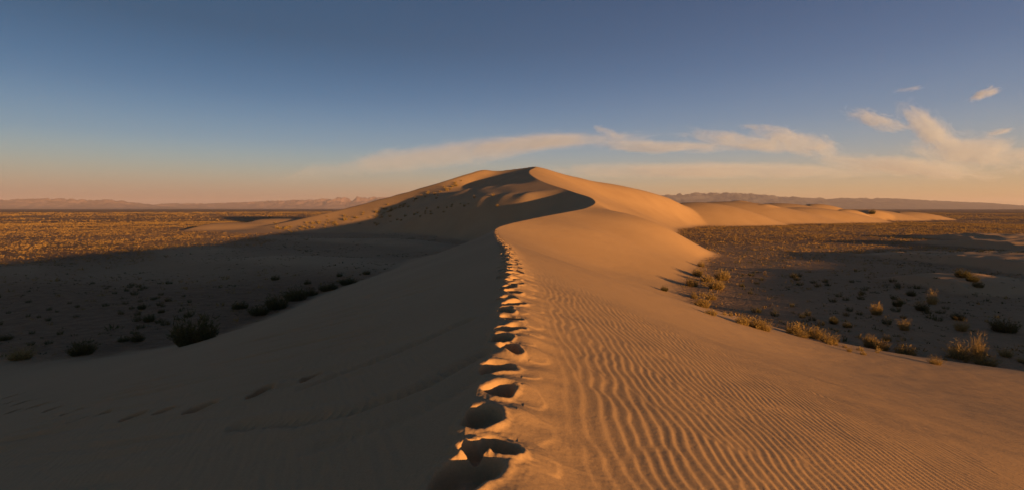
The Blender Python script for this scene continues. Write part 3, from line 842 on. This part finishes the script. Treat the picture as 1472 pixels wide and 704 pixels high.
# ---------------------------------------------------------------- mountains on the horizon
def rock(name, ca, cb):
    m, t = nt(name)
    out = N(t, 'ShaderNodeOutputMaterial'); b = N(t, 'ShaderNodeBsdfPrincipled'); t.links.new(b.outputs[0], out.inputs[0])
    b.inputs['Roughness'].default_value = 1; b.inputs['Specular IOR Level'].default_value = 0
    g = N(t, 'ShaderNodeNewGeometry'); n = N(t, 'ShaderNodeTexNoise'); n.inputs['Scale'].default_value = 0.004; n.inputs['Detail'].default_value = 8
    r = N(t, 'ShaderNodeValToRGB'); r.color_ramp.elements[0].position = 0.35; r.color_ramp.elements[1].position = 0.65
    r.color_ramp.elements[0].color = ca + (1,); r.color_ramp.elements[1].color = cb + (1,)
    t.links.new(g.outputs['Position'], n.inputs['Vector']); t.links.new(n.outputs['Fac'], r.inputs[0]); t.links.new(r.outputs[0], b.inputs['Base Color'])
    return m


def mountains(name, profile, y0, depth, mat, label, seed, RUG=(0.62, 0.38)):
    us = np.array([p[0] for p in profile], float); vs = np.array([p[1] for p in profile], float)
    nx, ny = 900, 70
    u = np.linspace(us[0], us[-1], nx)
    top = -(np.interp(u, us, vs) - V0) / F
    jy = np.linspace(0, 1, ny)
    Uu, J = np.meshgrid(u, jy, indexing='ij')
    Y = y0 + depth * (J - 0.5); X = (Uu - U0) / F * y0 * (1 + 0.0 * J)
    ridge = 1 - np.abs(2 * fbm(X / 900, Y / 900, 5, seed, 0.55))
    ridge2 = 1 - np.abs(2 * perlin(X / 320, Y / 500, seed + 3))
    env = np.clip(1 - np.abs(2 * J - 1) ** 1.3, 0, 1)
    H = np.interp(Uu, u, top) * y0
    Z = -12 + (H + 12) * (env * (RUG[0] + RUG[1] * np.clip(ridge, -0.3, 1)) + 0.05 * env * (ridge2 - 0.5)) - 6 * (env < 0.01)
    # bring the crest to its height all along
    mxz = Z.max(axis=1, keepdims=True)
    ker = np.ones(31) / 31
    sm = np.convolve(np.pad(mxz[:, 0], 15, mode='edge'), ker, mode='valid')[:, None]
    Z = -12 + (Z + 12) * (np.interp(Uu, u, top * y0) + 12) / (sm + 12)
    V = np.stack([X, Y, Z], -1).reshape(-1, 3)
    idx = np.arange(nx * ny).reshape(nx, ny)
    f = np.stack([idx[:-1, :-1], idx[1:, :-1], idx[1:, 1:], idx[:-1, 1:]], -1).reshape(-1, 4)
    link(name, make_mesh(name, V, f), mat, label, 'mountains', 'structure')


mountains('mountain_range', [(-420, 286), (-200, 284), (-60, 288), (0, 288), (40, 286.5), (75, 285.5), (120, 288), (165, 288.5), (190, 292), (215, 296), (260, 299.5)], 16000, 3500,
          rock('pale_rock', (0.10, 0.066, 0.058), (0.20, 0.14, 0.12)), 'craggy rosy mountain range on the far left horizon', 3)
mountains('mountain_range', [(150, 299.5), (190, 295), (240, 293), (300, 293), (350, 291), (400, 289), (450, 287.5), (490, 285.5), (540, 284), (620, 285), (700, 290), (760, 298)], 19000, 3500,
          rock('pink_rock', (0.11, 0.07, 0.062), (0.19, 0.125, 0.11)), 'long low pink mountain range behind the left foot of the big dune', 13)
mountains('mountain_range', [(880, 296), (920, 285), (960, 280.5), (1000, 278), (1040, 277.5), (1080, 279), (1110, 282), (1160, 285), (1215, 285.5), (1260, 285), (1310, 287), (1360, 290), (1400, 291.5), (1440, 295), (1490, 297), (1600, 299)], 15000, 4200,
          rock('dark_rock', (0.045, 0.050, 0.062), (0.09, 0.092, 0.105)), 'dark grey blue mountain range on the right horizon behind the low dunes', 23, (0.80, 0.20))

# ---------------------------------------------------------------- haze
hm, t = nt('haze_air')
ho = N(t, 'ShaderNodeOutputMaterial'); hv = N(t, 'ShaderNodeVolumePrincipled')
hv.inputs['Color'].default_value = (0.80, 0.78, 0.86, 1); hv.inputs['Density'].default_value = 3.6e-5; hv.inputs['Anisotropy'].default_value = 0.1
t.links.new(hv.outputs[0], ho.inputs['Volume'])
hb = 33000.0
hverts = np.array([(x, y, z) for z in (-17.0, 560.0) for y in (-hb, hb) for x in (-hb, hb)])
hfaces = np.array([(0, 2, 3, 1), (4, 5, 7, 6), (0, 1, 5, 4), (1, 3, 7, 5), (3, 2, 6, 7), (2, 0, 4, 6)])
link('haze', make_mesh('haze', hverts, hfaces, False), hm, 'pale dusty haze over the whole desert', 'haze', 'stuff')

# ---------------------------------------------------------------- clouds, far off and high above the haze
def cloud_material(dens, scale, cover, seed, detail=11):
    m, t = nt('cloud_vapour')
    out = N(t, 'ShaderNodeOutputMaterial'); v = N(t, 'ShaderNodeVolumePrincipled'); t.links.new(v.outputs[0], out.inputs['Volume'])
    v.inputs['Color'].default_value = (0.68, 0.82, 1.0, 1); v.inputs['Anisotropy'].default_value = 0.0
    tc = N(t, 'ShaderNodeTexCoord')
    mp = N(t, 'ShaderNodeMapping'); mp.inputs['Scale'].default_value = scale; mp.inputs['Location'].default_value = (seed * 7.3, seed * 3.1, 0)
    t.links.new(tc.outputs['Object'], mp.inputs[0])
    n = N(t, 'ShaderNodeTexNoise'); n.inputs['Scale'].default_value = 1.0; n.inputs['Detail'].default_value = detail; n.inputs['Roughness'].default_value = 0.66
    n.inputs['Distortion'].default_value = 0.9
    t.links.new(mp.outputs[0], n.inputs['Vector'])
    ln = N(t, 'ShaderNodeVectorMath', operation='LENGTH'); t.links.new(tc.outputs['Object'], ln.inputs[0])
    fall = N(t, 'ShaderNodeMapRange'); t.links.new(ln.outputs['Value'], fall.inputs[0]); fall.inputs[1].default_value = 1.0; fall.inputs[2].default_value = 0.25
    fall.inputs[3].default_value = -0.42; fall.inputs[4].default_value = 0.10
    ad = N(t, 'ShaderNodeMath', operation='ADD'); t.links.new(n.outputs['Fac'], ad.inputs[0]); t.links.new(fall.outputs[0], ad.inputs[1])
    mr = N(t, 'ShaderNodeMapRange'); t.links.new(ad.outputs[0], mr.inputs[0]); mr.inputs[1].default_value = cover; mr.inputs[2].default_value = cover + 0.28
    mr.inputs[3].default_value = 0; mr.inputs[4].default_value = dens
    t.links.new(mr.outputs[0], v.inputs['Density'])
    return m


def ellipsoid():
    V, Fc = [], []
    nu, nv = 24, 12
    for j in range(nv + 1):
        for i in range(nu):
            a, b = 2 * math.pi * i / nu, math.pi * j / nv
            V.append((math.sin(b) * math.cos(a), math.sin(b) * math.sin(a), math.cos(b)))
    for j in range(nv):
        for i in range(nu):
            Fc.append((j * nu + i, (j + 1) * nu + i, (j + 1) * nu + (i + 1) % nu, j * nu + (i + 1) % nu))
    return np.array(V), np.array(Fc)


EV, EF = ellipsoid()
CLOUDS = [  # u, v, half width, half height (px), tilt in degrees, density, noise scale, cover, label
    (640, 224, 300, 22, 7, 5.8e-4, (5.0, 3.0, 1.1), 0.36, 'long soft beige cloud bank rising from the left behind the big dune'),
    (800, 204, 200, 15, 3, 7.9e-4, (4.6, 3.0, 1.3), 0.41, 'pale streaked cloud bank directly above the peak of the big dune'),
    (950, 211, 150, 13, -1, 10.1e-4, (4.6, 3.0, 1.4), 0.42, 'flat cream cloud just right of the peak, joining the pale bank'),
    (1075, 205, 150, 18, -8, 10.8e-4, (5.0, 3.0, 1.7), 0.44, 'broken streaky cream cloud above the near end of the far dunes'),
    (1150, 205, 110, 24, -13, 11.5e-4, (4.4, 3.0, 2.2), 0.44, 'bright ribbed cream cloud sloping down to the right'),
    (1262, 174, 66, 15, -20, 12.2e-4, (4.0, 3.0, 2.2), 0.44, 'small cream cloud streak joining the top of the tall bright cloud'),
    (1335, 186, 74, 26, -42, 13.0e-4, (4.0, 3.0, 2.2), 0.42, 'tall bright cream cloud leaning to the left on the right side of the sky'),
    (1410, 222, 150, 36, -6, 10.8e-4, (4.6, 3.0, 2.2), 0.43, 'largest glowing cream cloud low at the right edge of the sky'),
    (1300, 240, 190, 18, -7, 10.8e-4, (4.6, 3.0, 1.6), 0.42, 'soft veil of cloud trailing left under the largest cream cloud'),
    (1040, 246, 340, 15, 0, 7.9e-4, (5.2, 3.0, 1.0), 0.36, 'thin flat band of cloud just above the far dunes'),
    (1414, 136, 24, 10, 34, 15.8e-4, (3.4, 2.6, 2.2), 0.45, 'small bright cloud wisp, highest one near the right edge'),
    (1438, 190, 18, 6, 18, 15.8e-4, (3.0, 2.4, 2.0), 0.45, 'tiny cloud wisp directly above the largest cream cloud'),
    (1306, 129, 26, 4, 3, 5.0e-4, (2.6, 1.6, 1.2), 0.44, 'faint thin streak of cloud above the tall bright cloud'),
    (872, 190, 40, 6, -20, 5.8e-4, (3.4, 1.8, 1.2), 0.44, 'faint thin wisp of cloud above the pale bank right of the peak'),
    (1100, 184, 60, 6, -5, 5.8e-4, (4.0, 2.4, 1.2), 0.45, 'faint high streak of cloud over the broken cream cloud'),
]
for n, (u, v, hw, hh, tilt, dens, nsc, cov, lab) in enumerate(CLOUDS):
    D = 36500.0
    o = link('cloud', make_mesh('cloud', EV, EF), cloud_material(dens, nsc, cov, n + 1), lab, 'cloud')
    o.location = P(u, v, D)
    o.scale = (hw / F * D * 1.3, 2000.0, hh / F * D * 1.45)
    o.rotation_euler = (0, -math.radians(tilt), 0)

# ---------------------------------------------------------------- camera
cam_d = bpy.data.cameras.new('camera'); cam = bpy.data.objects.new('camera', cam_d); C.objects.link(cam)
cam.rotation_euler = (math.radians(90), 0, 0)
cam_d.sensor_width = 36; cam_d.lens = 36 * F / 1472
cam_d.shift_y = -(352 - V0) / 1472.0
cam_d.clip_start = 0.05; cam_d.clip_end = 200000
bpy.context.scene.camera = cam

# ---------------------------------------------------------------- sun and sky
sun_d = bpy.data.lights.new('sun', 'SUN'); sun_d.energy = 5.0; sun_d.angle = math.radians(0.5); sun_d.color = (1.0, 0.495, 0.165)
sun = bpy.data.objects.new('sun', sun_d); C.objects.link(sun)
sun.rotation_euler = Vector(SUN_DIR).to_track_quat('Z', 'Y').to_euler()
w = bpy.data.worlds.new("World"); bpy.context.scene.world = w; w.use_nodes = True
t = w.node_tree; t.nodes.clear()
wo = N(t, 'ShaderNodeOutputWorld'); bg = N(t, 'ShaderNodeBackground'); sky = N(t, 'ShaderNodeTexSky')
sky.sky_type = 'NISHITA'; sky.sun_disc = False; sky.sun_elevation = SUN_EL
sky.sun_rotation = math.atan2(SUN_DIR[0], SUN_DIR[1])
sky.altitude = 1400; sky.air_density = 1.0; sky.dust_density = 1.2; sky.ozone_density = 1.3
bg.inputs[1].default_value = 0.055
# the dusty layer low in the evening sky: warm towards the sun, rosy away from it
tc = N(t, 'ShaderNodeTexCoord'); sx = N(t, 'ShaderNodeSeparateXYZ'); t.links.new(tc.outputs['Generated'], sx.inputs[0])
def ramp(stops):
    r = N(t, 'ShaderNodeValToRGB'); r.color_ramp.interpolation = 'B_SPLINE'
    e = r.color_ramp.elements
    while len(e) < len(stops): e.new(0.5)
    for k, (p, c) in zip(e, stops): k.position = p; k.color = (c[0], c[1], c[2], 1)
    t.links.new(sx.outputs['Z'], r.inputs[0])
    return r
K = 1 / 2.05
def lin(*c): return tuple(((v / 255 + 0.055) / 1.055) ** 2.4 * K for v in c)
LEFT = ramp([(0.0, lin(138, 102, 98)), (0.025, lin(158, 130, 116)), (0.05, lin(160, 150, 134)), (0.08, lin(142, 158, 156)), (0.12, lin(110, 145, 170)), (0.20, lin(54, 104, 148)), (0.30, lin(24, 72, 108)), (1.0, lin(26, 46, 72))])
RIGHT = ramp([(0.0, lin(200, 155, 100)), (0.03, lin(192, 163, 122)), (0.06, lin(174, 164, 142)), (0.10, lin(144, 158, 166)), (0.16, lin(108, 136, 166)), (0.25, lin(76, 106, 145)), (0.38, lin(54, 80, 117)), (1.0, lin(36, 48, 76))])
az = N(t, 'ShaderNodeMapRange'); t.links.new(sx.outputs['X'], az.inputs[0]); az.inputs[1].default_value = -0.65; az.inputs[2].default_value = 0.75
az.interpolation_type = 'SMOOTHSTEP'
mxs = N(t, 'ShaderNodeMixRGB'); t.links.new(az.outputs[0], mxs.inputs[0]); t.links.new(LEFT.outputs[0], mxs.inputs[1]); t.links.new(RIGHT.outputs[0], mxs.inputs[2])
sc1 = N(t, 'ShaderNodeMixRGB', blend_type='MULTIPLY'); sc1.inputs[0].default_value = 1; sc1.inputs[2].default_value = (18.0, 18.0, 18.0, 1); t.links.new(mxs.outputs[0], sc1.inputs[1])
mx2 = N(t, 'ShaderNodeMixRGB'); mx2.inputs[0].default_value = 0.85
t.links.new(sky.outputs[0], mx2.inputs[1]); t.links.new(sc1.outputs[0], mx2.inputs[2])
t.links.new(mx2.outputs[0], bg.inputs[0]); t.links.new(bg.outputs[0], wo.inputs[0])

sc = bpy.context.scene
sc.view_settings.view_transform = 'Standard'; sc.view_settings.look = 'None'; sc.view_settings.exposure = 1.2; sc.view_settings.gamma = 1
sc.view_settings.use_curve_mapping = False
sc.render.engine = 'CYCLES'
sc.cycles.use_denoising = True
sc.cycles.max_bounces = 5
sc.cycles.volume_bounces = 2
sc.cycles.volume_max_steps = 160
sc.cycles.volume_step_rate = 0.6
